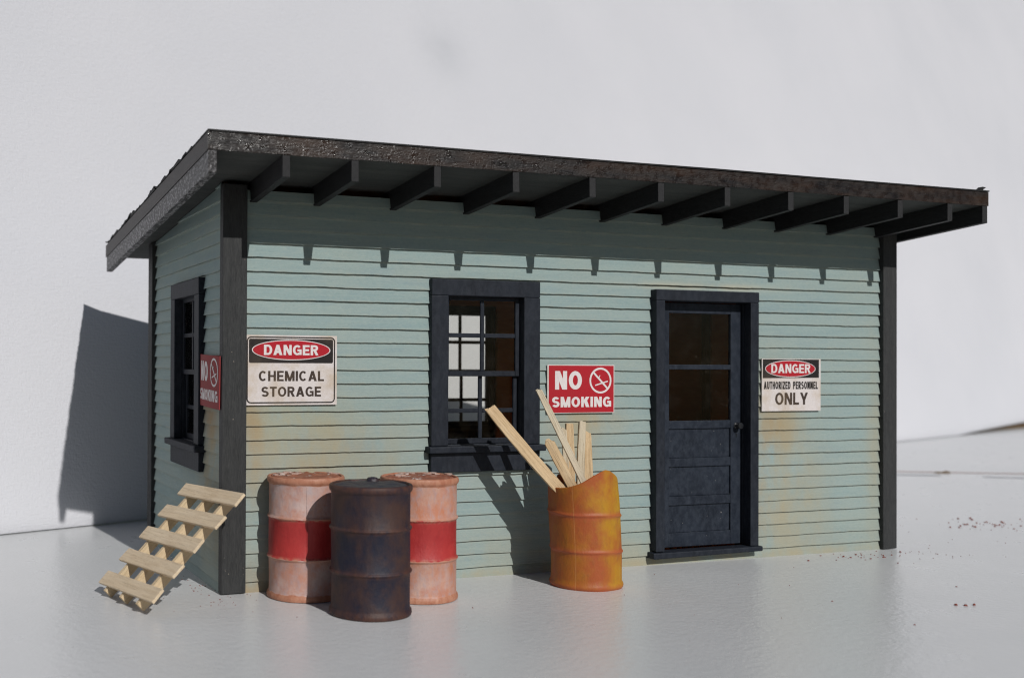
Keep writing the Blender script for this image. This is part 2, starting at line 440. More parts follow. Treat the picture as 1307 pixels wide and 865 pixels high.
# ------------------------------------------------------------------ shed
shed = empty('shed', (0, 0, 0), 'weathered pale green clapboard shed with navy door and black lean-to roof', 'shed')
PITCH, ZB = .11, .0836
def clap(mb, a0, a1, ztop, holes, face, seed):
    """lapped boards from a0 to a1; ztop(a) height of the wall; face(a, depth, z) -> xyz"""
    rnd = random.Random(seed)
    zs = [0.0]+[ZB+PITCH*i for i in range(40)]
    brk = sorted(set([a0, a1]+[h for H in holes for h in H[:2]]))
    cuts = []
    for b0, b1 in zip(brk, brk[1:]):
        n = max(1, int((b1-b0)/.035)); cuts += [b0+(b1-b0)*i/n for i in range(n)]
    cuts.append(a1)
    for bi, (za, zb) in enumerate(zip(zs, zs[1:])):
        ph = rnd.random()*50; thick = .021+rnd.uniform(-.002, .003)
        def lipz(a): return za+(.0048*noise.noise((a*3+ph, bi, 0))+.0022*noise.noise((a*17+ph, bi, 3))-.009*max(0, noise.noise((a*23+ph, bi, 5))-.42) if za > 0 else 0)
        def lipd(a): return .0025*noise.noise((a*5+ph, bi, 9))
        for c0, c1 in zip(cuts, cuts[1:]):
            mid = (c0+c1)/2; iv = [(za, zb)]
            for h0, h1, g0, g1 in holes:
                if h0 < mid < h1:
                    iv = [q for p0, p1 in iv for q in ((p0, min(p1, g0)), (max(p0, g1), p1)) if q[1]-q[0] > 1e-4]
            for p0, p1 in iv:
                def pt(a, z):
                    zt = ztop(a); zz = min(z, zt)
                    if z == za: zz = min(lipz(a), zt)
                    t = (zz-za)/(zb-za)
                    return face(a, lipd(a)*(1-t)+thick*max(0, min(1, t)), zz)
                if min(ztop(c0), ztop(c1)) <= p0+.002: continue
                q1 = p1+.004 if p1 == zb else p1
                mb.quad([pt(c0, p0), pt(c1, p0), pt(c1, q1), pt(c0, q1)])
                if p0 == za and za > 0:                     # underside of the lip
                    a, b = pt(c0, p0), pt(c1, p0)
                    mb.quad([face(c0, .03, lipz(c0)+.001), face(c1, .03, lipz(c1)+.001), b, a])
KR = .085
def deck_z(y): return 3.265-KR*(y+.785)
FW = lambda a, d, z: (a, d, z)                 # front wall
LW = lambda a, d, z: (d, a, z)                 # left wall (a = y)
RW = lambda a, d, z: (6.84-d, a, z)
BW = lambda a, d, z: (a, 2.62-d, z)
WCX, DCX = 2.295, 4.553
WIN = (WCX-.45, WCX+.45, .95, 2.43); DOOR = (DCX-.52, DCX+.52, .07, 2.42)
LWIN = (1.087-.45, 1.087+.45, .95, 2.43); BCX = 3.445; BWIN = (BCX-.45, BCX+.45, .95, 2.43)
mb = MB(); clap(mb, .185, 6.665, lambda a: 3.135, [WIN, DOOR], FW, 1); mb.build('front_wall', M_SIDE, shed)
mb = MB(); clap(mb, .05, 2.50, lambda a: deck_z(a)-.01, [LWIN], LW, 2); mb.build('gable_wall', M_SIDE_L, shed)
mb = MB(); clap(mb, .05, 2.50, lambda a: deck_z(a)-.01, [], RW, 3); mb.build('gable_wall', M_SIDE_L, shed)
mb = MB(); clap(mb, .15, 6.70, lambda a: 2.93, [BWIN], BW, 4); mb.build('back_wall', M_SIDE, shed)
# inner lining of the walls: sheets with the same openings
def sheet(mb, a0, a1, z0, z1, holes, face, d0, d1):
    xs = sorted(set([a0, a1]+[h for H in holes for h in H[:2]]))
    for b0, b1 in zip(xs, xs[1:]):
        iv = [(z0, z1)]
        for h0, h1, g0, g1 in holes:
            if h0 < (b0+b1)/2 < h1: iv = [q for p0, p1 in iv for q in ((p0, min(p1, g0)), (max(p0, g1), p1)) if q[1]-q[0] > 1e-4]
        for p0, p1 in iv:
            P = [face(a, d, z) for z in (p0, p1) for d in (d0, d1) for a in (b0, b1)]
            i = len(mb.v); mb.v += P
            for f in ((0, 2, 3, 1), (4, 5, 7, 6), (0, 1, 5, 4), (2, 6, 7, 3), (0, 4, 6, 2), (1, 3, 7, 5)):
                mb.f.append(tuple(i+q for q in f)); mb.mi.append(0)
mb = MB()
sheet(mb, .06, 6.78, .005, 3.05, [WIN, DOOR], FW, .04, .07)
sheet(mb, .08, 2.54, .005, 2.90, [LWIN], LW, .04, .07)
sheet(mb, .08, 2.54, .005, 2.90, [], RW, .04, .07)
sheet(mb, .06, 6.78, .005, 2.90, [BWIN], BW, .04, .07)
mb.build('wall_lining', M_BROWN, shed)
mb = MB(); mb.box(.08, 6.76, .08, 2.54, .008, .03); mb.build('floor_boards', M_BROWN, shed)

def post(x0, x1, y0, y1, zt):
    mb = MB(); n = 14
    for i in range(n): pass
    mb.box(x0, x1, y0, y1, .006, zt)
    return mb.build('corner_post', M_POST, shed, bevel=.006)
post(-.005, .192, -.034, .055, deck_z(0)-.03)
post(6.668, 6.842, -.038, .055, deck_z(0)-.03)
post(-.03, .15, 2.475, 2.655, deck_z(2.6)-.01)
post(6.69, 6.87, 2.475, 2.655, deck_z(2.6)-.01)

# roof
XL, XR, YF, YB = -.322, 7.095, -.785, 3.46
def sh(x, y, z): return (x, y, z+deck_z(y))
mb = MB(); mb.box(XL, XR, YF+.012, YB, 0, .118, 0, sh); roof = mb.build('roof', M_SOFFIT, shed, bevel=.004)
mb = MB()
nx = 60
for i in range(nx):
    a, b = XL-.006+(XR-XL+.012)*i/nx, XL-.006+(XR-XL+.012)*(i+1)/nx
    mb.box(a, b-.0008 if i % 9 == 8 else b, YF, YF+.0115, .0005+.004*noise.noise((a*4, 0, 0)), .126, 0, sh)
mb.build('fascia', M_FASCIA, roof)
mb = MB(); mb.box(XL-.005, XL-.0005, YF+.012, YB, .001, .125, 0, sh); mb.build('roof_edge_strip', painted('brown_black_roof_edge', (.012, .009, .008), (.030, .019, .015), (.045, .040, .038), 4, (1, .6, 4), .5, None, .6, 35), roof)
mb = MB(); mb.box(XR+.0005, XR+.005, YF+.012, YB, .001, .125, 0, sh); mb.build('roof_edge_strip', M_FASCIA, roof)
# felt on top with ragged, slightly curled edges
mb = MB(); ny = 46
def felt_z(x, y):
    e = max(0, 1-(x-XL)/.18); e2 = max(0, 1-(y-YF)/.12)
    n1 = noise.noise((y*3.3, x*.4, 1.7)); n2 = noise.noise((y*11, 2.2, .3))
    return .1275+.006+e*max(0, n1*.055+n2*.03)+e2*max(0, noise.noise((x*2.1, 7, 1))*.006)
xs = [XL-.006, XL+.05, XL+.12, XL+.2, 1, 2, 3, 4, 5, 6, XR-.06, XR+.008]
ys = [YF-.008+(YB-YF+.02)*i/90 for i in range(91)]
g = {}
for j, y in enumerate(ys):
    for i, x in enumerate(xs):
        xo = x-(.012*abs(noise.noise((y*9, 1, 1))) if i == 0 else 0)
        for lay in (0, 1):
            g[i, j, lay] = len(mb.v); mb.v.append((xo, y, deck_z(y)+felt_z(x, y)+(.007 if lay else -.004)))
nxs, nys = len(xs), len(ys)
for j in range(nys-1):
    for i in range(nxs-1):
        for lay in (0, 1):
            mb.f.append((g[i, j, lay], g[i+1, j, lay], g[i+1, j+1, lay], g[i, j+1, lay])); mb.mi.append(0)
for j in range(nys-1):
    for i in (0, nxs-1): mb.f.append((g[i, j, 0], g[i, j+1, 0], g[i, j+1, 1], g[i, j, 1])); mb.mi.append(0)
for i in range(nxs-1):
    for j in (0, nys-1): mb.f.append((g[i, j, 0], g[i+1, j, 0], g[i+1, j, 1], g[i, j, 1])); mb.mi.append(0)
# torn tabs on the rake edge, one torn corner at the right end
for y, l, hgt in [(.05, .28, .032), (.55, .2, .026), (.95, .34, .034), (1.9, .16, .038), (2.3, .14, .030), (2.72, .30, .028), (-.35, .18, .018)]:
    z = .13
    mb.prism([(0, 0), (l*.15, hgt), (l*.8, hgt*.55), (l, 0)], 0, .16)
    k = len(mb.v)
    for q in range(k-8, k):
        px, py, pz = mb.v[q]; yy = y+px
        mb.v[q] = (XL-.010+py, yy, deck_z(yy)+z+pz)
k = len(mb.v)
mb.prism([(0, 0), (.02, .03), (.05, .055), (.09, .05), (.055, .03), (.06, 0)], 0, .05)
for q in range(k, len(mb.v)):
    px, py, pz = mb.v[q]; mb.v[q] = (XR-.075+px, YF+.03+py, deck_z(YF)+.126+pz)
mb.build('roofing_felt', M_FELT, roof)

RW_, RH = .058, .157
def rafter_mb(w=RW_, h=RH):
    mb = MB(); L = YB-.03-YF-.006; n = 20
    for i in range(n):
        pass
    mb.box(0, w, 0, L, -h, -.001, 0, lambda x, y, z: (x, y, z-KR*y))
    return mb
r0 = None
for X in [.222, .753, 1.421, 2.093, 2.785, 3.438, 4.105, 4.771, 5.384, 6.004, 6.602]:
    loc = (X, YF+.006, deck_z(YF+.006))
    if r0 is None: r0 = rafter_mb().build('rafter', M_RAFT, roof, loc, bevel=.004)
    else:
        c = r0.copy(); COL.objects.link(c); c.parent = roof; c.location = loc
    (r0 if X < .3 else c).rotation_euler = (0, random.uniform(-.012, .012), random.uniform(-.006, .006))
rafter_mb(.062, .158).build('barge_board', M_BARGE, roof, (XL, YF+.004, deck_z(YF+.004)), bevel=.004)
rafter_mb(.062, .158).build('barge_board', M_RAFT, roof, (XR-.064, YF+.004, deck_z(YF+.004)), bevel=.004)

# windows
def window_parts():
    mb = MB()                                            # casing
    ho, hi = .516, .359; y0, y1 = -.042, .032
    mb.box(-ho+.002, ho-.002, y0, y1, 2.352, 2.488)
    mb.box(-ho, -hi, y0+.002, y1, 1.105, 2.352); mb.box(hi, ho, y0+.002, y1, 1.105, 2.352)
    for s in (-1, 1):                                    # jamb lining
        a, b = sorted((s*hi, s*(hi+.03))); mb.box(a, b, y1, .125, 1.10, 2.38)
    mb.box(-hi, hi, y1, .125, 2.352, 2.382); mb.box(-hi-.03, hi+.03, y1, .125, 1.07, 1.112)
    w = mb.build('window', M_NAVY, shed, bevel=.007)
    mb = MB(); mb.box(-ho-.035, ho+.035, -.085, .06, 1.050, 1.104); mb.build('sill', M_NAVY, w, bevel=.008)
    mb = MB(); mb.box(-ho, ho, -.036, .03, .887, 1.049); mb.build('apron', M_NAVY, w, bevel=.007)
    def sash(z0, z1, zm, y, bot, top):
        mb = MB(); d = .026; st = .042
        mb.box(-hi+.003, -hi+st, y, y+d, z0, z1); mb.box(hi-st, hi-.003, y, y+d, z0, z1)
        mb.box(-hi+st, hi-st, y+.001, y+d-.001, z0, z0+bot); mb.box(-hi+st, hi-st, y+.001, y+d-.001, z1-top, z1)
        mb.box(-.018, .018, y+.004, y+d-.004, z0+bot, z1-top)
        for s in (-1, 1):
            a, b = sorted((s*.018, s*(hi-st))); mb.box(a, b, y+.005, y+d-.005, zm-.018, zm+.018)
        mb.build('sash', M_NAVY, w, bevel=.004, seg=1)
        mb = MB(); mb.box(-hi+.02, hi-.02, y+.011, y+.014, z0+.02, z1-.02); mb.build('pane', M_GLASS, w)
    sash(1.682, 2.350, 2.026, .034, .045, .03)
    sash(1.113, 1.722, 1.392, .066, .045, .04)
    return w
win = window_parts(); win.location = (WCX, 0, 0)
w2 = copy_tree(win, shed); w2.location = (0, 1.087, 0); w2.rotation_euler = (0, 0, -math.pi/2)
w3 = copy_tree(win, shed); w3.location = (BCX, 2.62, 0); w3.rotation_euler = (0, 0, math.pi)

# door
mb = MB(); ho, hi, zt = .572, .476, 2.362
mb.box(-ho, ho, -.072, .03, zt, 2.459)
mb.box(-ho+.002, -hi, -.070, .03, .124, zt); mb.box(hi, ho-.002, -.070, .03, .124, zt)
for s in (-1, 1):
    a, b = sorted((s*hi, s*(hi+.03))); mb.box(a, b, .03, .13, .1, zt+.02)
mb.box(-hi, hi, .03, .13, zt, zt+.03)
df = mb.build('door_frame', M_NAVY, shed, (DCX, 0, 0), bevel=.007)
mb = MB(); mb.box(-ho-.035, ho+.03, -.090, .05, .070, .121, 0, lambda x, y, z: (x, y, z+(.012*x if z < .1 else .004*x)))
mb.build('threshold', M_NAVY, df, bevel=.01)
mb = MB(); y0, y1 = .052, .088
mb.box(-hi+.004, -.335, y0, y1, .135, 2.352); mb.box(.355, hi-.004, y0, y1, .135, 2.352)   # stiles
for a, b in [(2.258, 2.352), (1.746, 1.790), (1.205, 1.278), (.860, .938), (.512, .592), (.135, .262)]:
    mb.box(-.335, .355, y0+.001, y1, a, b)
for a, b in [(.938, 1.205), (.592, .860), (.262, .512)]:
    mb.box(-.335, .355, y0+.017, y1-.004, a, b)
dr = mb.build('door', M_DOOR, shed, (DCX, 0, 0), bevel=.004)
for a, b in [(1.790, 2.258), (1.278, 1.746)]:
    mb = MB(); mb.box(-.335, .355, .068, .071, a, b); mb.build('pane', M_GLASS, dr)
mb = MB(); mb.lathe([(.0, 0), (.030, .002), (.030, .006), (.012, .012), (.012, .03), (.026, .036), (.032, .048), (.028, .062), (.0, .068)], 28, cap=False)
mb.build('door_knob', M_KNOB, dr, (.418, y0, 1.228), True, rot=(math.pi/2, 0, 0))
mb = MB(); mb.prism([(.008*math.cos(t*math.pi/6), .012+.008*math.sin(t*math.pi/6)) for t in range(12)], -.002, .001)
mb.prism([(-.004, .006), (-.006, -.014), (.006, -.014), (.004, .006)], -.0025, .001)
mb.build('keyhole', M_KNOB, dr, (.418, y0, 1.135))
# door stop board behind leaf keeps the interior dim
# ------------------------------------------------------------------ signs
def arc(cx, cz, rx, rz, a0, a1, t, th, n=26):
    """ring strip of an ellipse; t = stem thickness (x), th = thickness in z"""
    out = []
    for i in range(n):
        p = []
        for a, k in ((a0+(a1-a0)*i/n, 0), (a0+(a1-a0)*(i+1)/n, 0), (a0+(a1-a0)*(i+1)/n, 1), (a0+(a1-a0)*i/n, 1)):
            a = R(a); p.append((cx+(rx-t*k)*math.cos(a), cz+(rz-th*k)*math.sin(a)))
        out.append(p)
    return out
def glyph(ch, t, th):
    """heavy upright grotesque capitals, one unit high: returns (width, groups of polygons)"""
    r_ = lambda x0, x1, z0, z1: [[(x0, z0), (x1, z0), (x1, z1), (x0, z1)]]
    def dg(x0, z0, x1, z1, hw): return [[(x0-hw, z0), (x0+hw, z0), (x1+hw, z1), (x1-hw, z1)]]
    h = t*.56
    if ch == 'A': w = .84; return w, [dg(h, 0, w/2, 1, h), dg(w-h, 0, w/2, 1, h), r_(.2, w-.2, .20, .20+th)]
    if ch == 'C': w = .78; return w, [arc(w/2, .5, w/2, .5, 42, 318, t, th)]
    if ch == 'D': w = .76; return w, [r_(0, t, 0, 1), r_(t, w-.38, 1-th, 1), r_(t, w-.38, 0, th), arc(w-.38, .5, .38, .5, -90, 90, t, th)]
    if ch == 'E': w = .64; return w, [r_(0, t, 0, 1), r_(t, w, 1-th, 1), r_(t, w, 0, th), r_(t, w-.05, .5-th/2, .5+th/2)]
    if ch == 'G': w = .82; return w, [arc(w/2, .5, w/2, .5, 42, 312, t, th), r_(w*.52, w, .38, .38+th), r_(w-t*.9, w, .03, .38)]
    if ch == 'H': w = .74; return w, [r_(0, t, 0, 1), r_(w-t, w, 0, 1), r_(t, w-t, .5-th/2, .5+th/2)]
    if ch == 'I': return t, [r_(0, t, 0, 1)]
    if ch == 'K': w = .80; return w, [r_(0, t, 0, 1), dg(t+.02, .42, w-h*1.2, 1, h*1.25), dg(w-h*1.2, 0, t+.16, .60, h*1.25)]
    if ch == 'L': w = .60; return w, [r_(0, t, 0, 1), r_(t, w, 0, th)]
    if ch == 'M': w = .94; return w, [r_(0, t, 0, 1), r_(w-t, w, 0, 1), dg(w/2, 0, t*.62, 1, h*.95), dg(w/2, 0, w-t*.62, 1, h*.95)]
    if ch == 'N': w = .76; return w, [r_(0, t, 0, 1), r_(w-t, w, 0, 1), dg(w-t*.62, 0, t*.62, 1, h)]
    if ch == 'O': w = .84; return w, [arc(w/2, .5, w/2, .5, 0, 360, t, th, 40)]
    if ch == 'P': w = .68; return w, [r_(0, t, 0, 1), r_(t, w-.29, 1-th, 1), r_(t, w-.29, .40, .40+th), arc(w-.29, .70, .29, .30, -90, 90, t, th)]
    if ch == 'R': w = .74; return w, [r_(0, t, 0, 1), r_(t, w-.33, 1-th, 1), r_(t, w-.33, .42, .42+th), arc(w-.33, .71, .29, .29, -90, 90, t, th), dg(w-h, 0, w-.36, .46, h)]
    if ch == 'S': w = .72; return w, [arc(w/2, .5+.25-th/4, w/2-.01, .25+th/4, 25, 270, t, th), arc(w/2, .25+th/4, w/2, .25+th/4, 90, -155, t, th)]
    if ch == 'T': w = .68; return w, [r_(0, w, 1-th, 1), r_(w/2-t/2, w/2+t/2, 0, 1-th)]
    if ch == 'U': w = .74; return w, [r_(0, t, .36, 1), r_(w-t, w, .36, 1), arc(w/2, .36, w/2, .36, 180, 360, t, th)]
    if ch == 'Y': w = .80; return w, [dg(w/2, .38, h, 1, h), dg(w/2, .38, w-h, 1, h), r_(w/2-t/2, w/2+t/2, 0, .42)]
    if ch == 'Z': w = .68; return w, [r_(0, w, 1-th, 1), r_(0, w, 0, th), dg(h*1.2, th, w-h*1.2, 1-th, h*1.2)]
def text_mesh(mb, body, x0, x1, z0, z1, y, mi, t=.22, gap=.11, th=None):
    th = th or t*.86
    gl = [glyph(c, t, th) for c in body]
    W_ = sum(g[0] for g in gl)+gap*(len(gl)-1); k = (x1-x0)/W_; x = 0
    for w, groups in gl:
        for gi, g in enumerate(groups):
            for p in g: mb.quad([(x0+(x+px)*k, y-.00025*gi, z0+pz*(z1-z0)) for px, pz in p], mi)
        x += w+gap
def ellipse(cx, cz, rx, rz, n=56): return [(cx+rx*math.cos(2*math.pi*i/n), cz+rz*math.sin(2*math.pi*i/n)) for i in range(n)]
def rrect(x0, x1, z0, z1, r, n=6):
    out = []
    for cx, cz, a in ((x1-r, z1-r, 0), (x0+r, z1-r, 90), (x0+r, z0+r, 180), (x1-r, z0+r, 270)):
        out += [(cx+r*math.cos(R(a+90*i/n)), cz+r*math.sin(R(a+90*i/n))) for i in range(n+1)]
    return out
def poly(mb, pts, y, mi): mb.quad([(x, y, z) for x, z in pts], mi)
def ring(mb, outer, inner, y, mi):
    n = len(outer)
    for i in range(n):
        j = (i+1) % n; mb.quad([(outer[i][0], y, outer[i][1]), (outer[j][0], y, outer[j][1]), (inner[j][0], y, inner[j][1]), (inner[i][0], y, inner[i][1])], mi)
M_RED_SHADE = flat('shaded_red_sign_ink', (.31, .050, .052), (.26, .06, .055), amt=.6)  # duller red copy of the ink, side wall's shade put into its colour
SM = [M_PAPER, M_INK, M_RED, M_WHITE, M_BRINK]
SM_SHADE = [M_PAPER, M_INK, M_RED_SHADE, M_WHITE, M_BRINK]
def finish_sign(mb, loc, rot, label, warp=None, mats=None):
    if warp: mb.v = [warp(*v) for v in mb.v]
    o = mb.build('warning_sign', mats or SM, None, loc, rot=rot); tag(o, label, 'sign'); return o
# danger / chemical storage
w, h = .770, .548
mb = MB(); mb.box(0, w, -.008, 0, 0, h)
ring(mb, rrect(.016, w-.016, .014, h-.012, .035), rrect(.026, w-.026, .024, h-.022, .026), -.0095, 1)
y = -.0095
poly(mb, rrect(.034, w-.034, .330, h-.030, .012), y, 1)
poly(mb, ellipse(w*.5, .432, .328, .080), y-.0012, 3); poly(mb, ellipse(w*.5, .432, .320, .073), y-.0024, 2)
text_mesh(mb, 'DANGER', .155, .61, .392, .472, y-.0036, 3, .23)
text_mesh(mb, 'CHEMICAL', .115, .66, .188, .268, y, 4, .215)
text_mesh(mb, 'STORAGE', .137, .635, .066, .144, y, 4, .215)
sg = finish_sign(mb, (.180, -.006, 1.456), (0, 0, 0), 'large white DANGER CHEMICAL STORAGE sign with red oval on the front wall')
sg.rotation_euler = (0, R(1.0)*0, 0)
def nosmoke(wv, hv, edge=1):
    mb = MB(); n = 10
    for i in range(n): mb.box(wv*i/n, wv*(i+1)/n, -.008, 0, 0, hv, 0 if edge else 2)
    y = -.0095
    for i in range(n):
        a, b = max(.014*edge, wv*i/n), min(wv-.008*edge, wv*(i+1)/n); poly(mb, [(a, .006*edge), (b, .006*edge), (b, hv-.008*edge), (a, hv-.008*edge)], y, 2)
    text_mesh(mb, 'NO', .075*wv/.68, .345*wv/.68, .205, .365, y-.0012, 3, .26)
    text_mesh(mb, 'SMOKING', .045*wv/.68, .645*wv/.68, .052, .142, y-.0012, 3, .25)
    k = wv/.68; cx, cz = .535*k, .283
    ring(mb, ellipse(cx, cz, .113*k, .113), ellipse(cx, cz, .096*k, .096), y-.0012, 3)
    def bar(x0, z0, x1, z1, t, yy):
        d = Vector((x1-x0, z1-z0)).normalized(); nn = Vector((-d.y, d.x))*t
        poly(mb, [(x0+nn.x, z0+nn.y), (x0-nn.x, z0-nn.y), (x1-nn.x, z1-nn.y), (x1+nn.x, z1+nn.y)], yy, 3)
    bar(cx-.072*k, cz+.070, cx+.072*k, cz-.070, .0085, y-.0018)
    bar(cx-.055*k, cz-.042, cx+.075*k, cz-.006, .0055, y-.0024)
    bar(cx-.020*k, cz+.018, cx-.006*k, cz+.046, .0035, y-.0024)
    return mb
finish_sign(nosmoke(.682, .420), (2.898, -.006, 1.364), (0, 0, 0), 'red NO SMOKING sign on the front wall between window and door')
def curl(x, y, z): return (x, y-.018*math.sin(x/.6*math.pi)*(.4+z)+.03*(x/.62-.5)*0, z+.0)
finish_sign(nosmoke(.60, .415, 0), (-.012, .605, 1.442), (0, R(2.0), -math.pi/2), 'dull red NO SMOKING sign in the shade on the narrow side wall', curl, SM_SHADE)
# danger / authorized personnel only
w, h = .700, .490
mb = MB(); mb.box(0, w, -.008, 0, 0, h); y = -.0095
poly(mb, [(.010, .308), (w-.022, .312), (w-.022, h-.006), (.010, h-.006)], y, 1)
poly(mb, ellipse(.335, .396, .300, .080), y-.0012, 3); poly(mb, ellipse(.335, .396, .293, .073), y-.0024, 2)
text_mesh(mb, 'DANGER', .105, .572, .356, .440, y-.0036, 3, .22)
text_mesh(mb, 'AUTHORIZED', .022, .335, .205, .276, y, 1, .27, .13, .2)
text_mesh(mb, 'PERSONNEL', .367, .665, .205, .276, y, 1, .27, .13, .2)
text_mesh(mb, 'ONLY', .155, .545, .058, .172, y, 4, .21)
finish_sign(mb, (5.208, -.006, 1.360), (0, 0, 0), 'white DANGER AUTHORIZED PERSONNEL ONLY sign right of the door')

# ------------------------------------------------------------------ drums
DPROF = [(.02, .018), (.26, .018), (.268, .004), (.284, 0), (.296, .006), (.299, .020), (.296, .038), (.287, .050), (.284, .060),
         (.284, .18), (.285, .294), (.289, .302), (.296, .308), (.2985, .314), (.296, .320), (.289, .326), (.285, .334),
         (.285, .46), (.285, .598), (.289, .606), (.296, .612), (.2985, .618), (.296, .624), (.289, .630), (.285, .638),
         (.284, .76), (.284, .862), (.287, .872), (.295, .880), (.300, .892), (.300, .908), (.296, .920), (.287, .925), (.277, .921), (.271, .908), (.268, .895)]
def drum(name_label, c, mat, lidm, seed, flakes, rotz, lean=(0, 0), bung=False, seam=None):
    t = empty('oil_drum', (c[0], c[1], 0), name_label, 'drum', 'oil drums in front of the shed', rot=(lean[0], lean[1], rotz))
    def fn(x, y, z):
        n = noise.noise((x*4+seed*9, y*4, z*3))*.0045+noise.noise((x*15+seed*5, y*15, z*11))*.0012
        r = math.hypot(x, y); k = 1+(n/r if r > .1 else 0)
        dz = .003*noise.noise((x*9+seed, y*9, 4.4)) if z > .88 else 0
        return (x*k, y*k, z+dz)
    mb = MB(); mb.lathe(DPROF, 112, fn, cap=False)
    if seam is not None:
        ca, sa = math.cos(seam-rotz), math.sin(seam-rotz); k = len(mb.v)
        mb.box(.275, .2875, -.003, .003, .062, .864)
        mb.v[k:] = [(ca*x-sa*y, sa*x+ca*y, z) for x, y, z in mb.v[k:]]
    mb.build('body', mat, t, smooth=True)
    mb = MB(); mb.lathe([(.0, .926), (.06, .926), (.12, .925), (.17, .924), (.21, .922), (.24, .920), (.262, .915), (.276, .905)], 96, lambda x, y, z: (x, y, z+.011*noise.noise((x*26+seed, y*26, 5))*(1 if flakes else .2)+.010*noise.noise((x*11+seed, y*11, 2))), cap=False)
    rr = random.Random(seed*13+1)
    for i in range(flakes):                                # crusts of old paint lying on the lid and rim
        a = R(70)-rotz+rr.gauss(0, .9); r = rr.uniform(.10, .27); px, py = r*math.cos(a), r*math.sin(a); q_ = rr.uniform(.022, .065)
        zz = .921 if r > .26 else .928
        n = rr.randint(5, 7)
        pts = [(px+q_*rr.uniform(.5, 1)*math.cos(6.28*q/n), py+q_*rr.uniform(.5, 1)*math.sin(6.28*q/n)) for q in range(n)]
        k = len(mb.v); mb.prism(pts, 0, rr.uniform(.004, .012), 1)
        mb.v[k:] = [(vx, vz, zz-.004+vy) for vx, vy, vz in mb.v[k:]]
    lid = mb.build('lid', [lidm, M_FLAKE], t, smooth=True)
    if bung:
        mb = MB(); mb.lathe([(.0, .0), (.046, 0), (.044, .024), (.034, .035), (.018, .039), (0, .039)], 20, cap=False)
        mb.build('bung_cap', lidm, t, (.165*math.cos(R(57)), .165*math.sin(R(57)), .915), True)
    return t
drum('white and red banded drum left of the dark drum, half in its shadow', (.616, -.216), drum_mat('banded_drum_paint', 'banded', 1.0), M_LID, 1, 11, R(-10), seam=R(-108))
drum('dark blue rusty drum standing in front of the two banded drums', (.862, -.902), drum_mat('dark_blue_rust_paint', 'dark', 1.3), M_LID_D, 2, 0, R(5), bung=True)
drum('rosier white and red banded drum right of the dark drum, near the window', (1.429, -.532), drum_mat('rusty_banded_drum_paint', 'banded', 2.6), M_LID, 3, 12, R(75))

def torn_drum():
    cx, cy = 2.925, -.545
    t = empty('waste_drum', (cx, cy, 0), 'open orange yellow rusty drum with torn slanted rim, holding scrap wood', 'drum', None)
    n = 128; mb = MB()
    def top(a):     # a: 0 = +x (right), -90deg = front, 180 = left, 90 = back
        d = math.degrees(a) % 360
        keys = [(0, .86), (40, .86), (70, .80), (84, .82), (92, .875), (104, .87), (112, .80), (147, .785), (178, .785), (197, .793), (211, .805), (224, .825), (236, .850), (248, .885), (263, .920), (277, .945), (290, .938), (304, .915), (325, .88), (360, .86)]
        for (d0, z0), (d1, z1) in zip(keys, keys[1:]):
            if d0 <= d <= d1:
                u = (d-d0)/(d1-d0); return z0+(z1-z0)*u
    def rad(z):
        r = .282
        for hz in (.30, .59): r += .010*math.exp(-((z-hz)/.012)**2)
        if z < .05: r += .012*math.sin(z/.05*math.pi)
        return r
    def P(a, t, inner):
        zt = top(a); z = t*zt; r = rad(z)-(.016 if inner else 0)
        if z > .7: r += .012*(z-.7)/.2*math.sin(2*a+.5)
        r += .006*noise.noise((math.cos(a)*2, math.sin(a)*2, z*3))
        lx = -.038*max(0, (z-.25)/.65)
        lz = -.01*math.cos(a)*(z > .2)+.006*math.sin(3*a)*(t > .3)
        return (r*math.cos(a)*(1.0)+lx, r*math.sin(a)*.99, z+lz*min(1, t*2))
    tv = [0, .006, .015, .03, .045, .06, .1, .2, .28]+[.31+.006*q for q in range(12)]+[.42, .5, .58]+[.62+.006*q for q in range(26)]+[.82, .88, .94, .975, .99, 1]
    rows = [[P(2*math.pi*i/n, q, False) for i in range(n)] for q in tv]
    lipr = [tuple((Vector(P(2*math.pi*i/n, 1, False))+Vector(P(2*math.pi*i/n, 1, True)))/2+Vector((0, 0, .006))) for i in range(n)]
    rows.append(lipr)
    rows += [[P(2*math.pi*i/n, q, True) for i in range(n)] for q in (1, .97, .85, .6, .3, .03)]
    for row in rows: mb.v += row
    for j in range(len(rows)-1):
        for i in range(n):
            k = (i+1) % n; mb.f.append((j*n+i, j*n+k, (j+1)*n+k, (j+1)*n+i)); mb.mi.append(0)
    mb.f.append(tuple((len(rows)-1)*n+i for i in range(n))); mb.mi.append(0)
    mb.f.append(tuple(range(n-1, -1, -1))); mb.mi.append(0)
    mb.build('body', drum_mat('orange_rust_paint', 'orange', 1.9), t, smooth=True)
torn_drum()

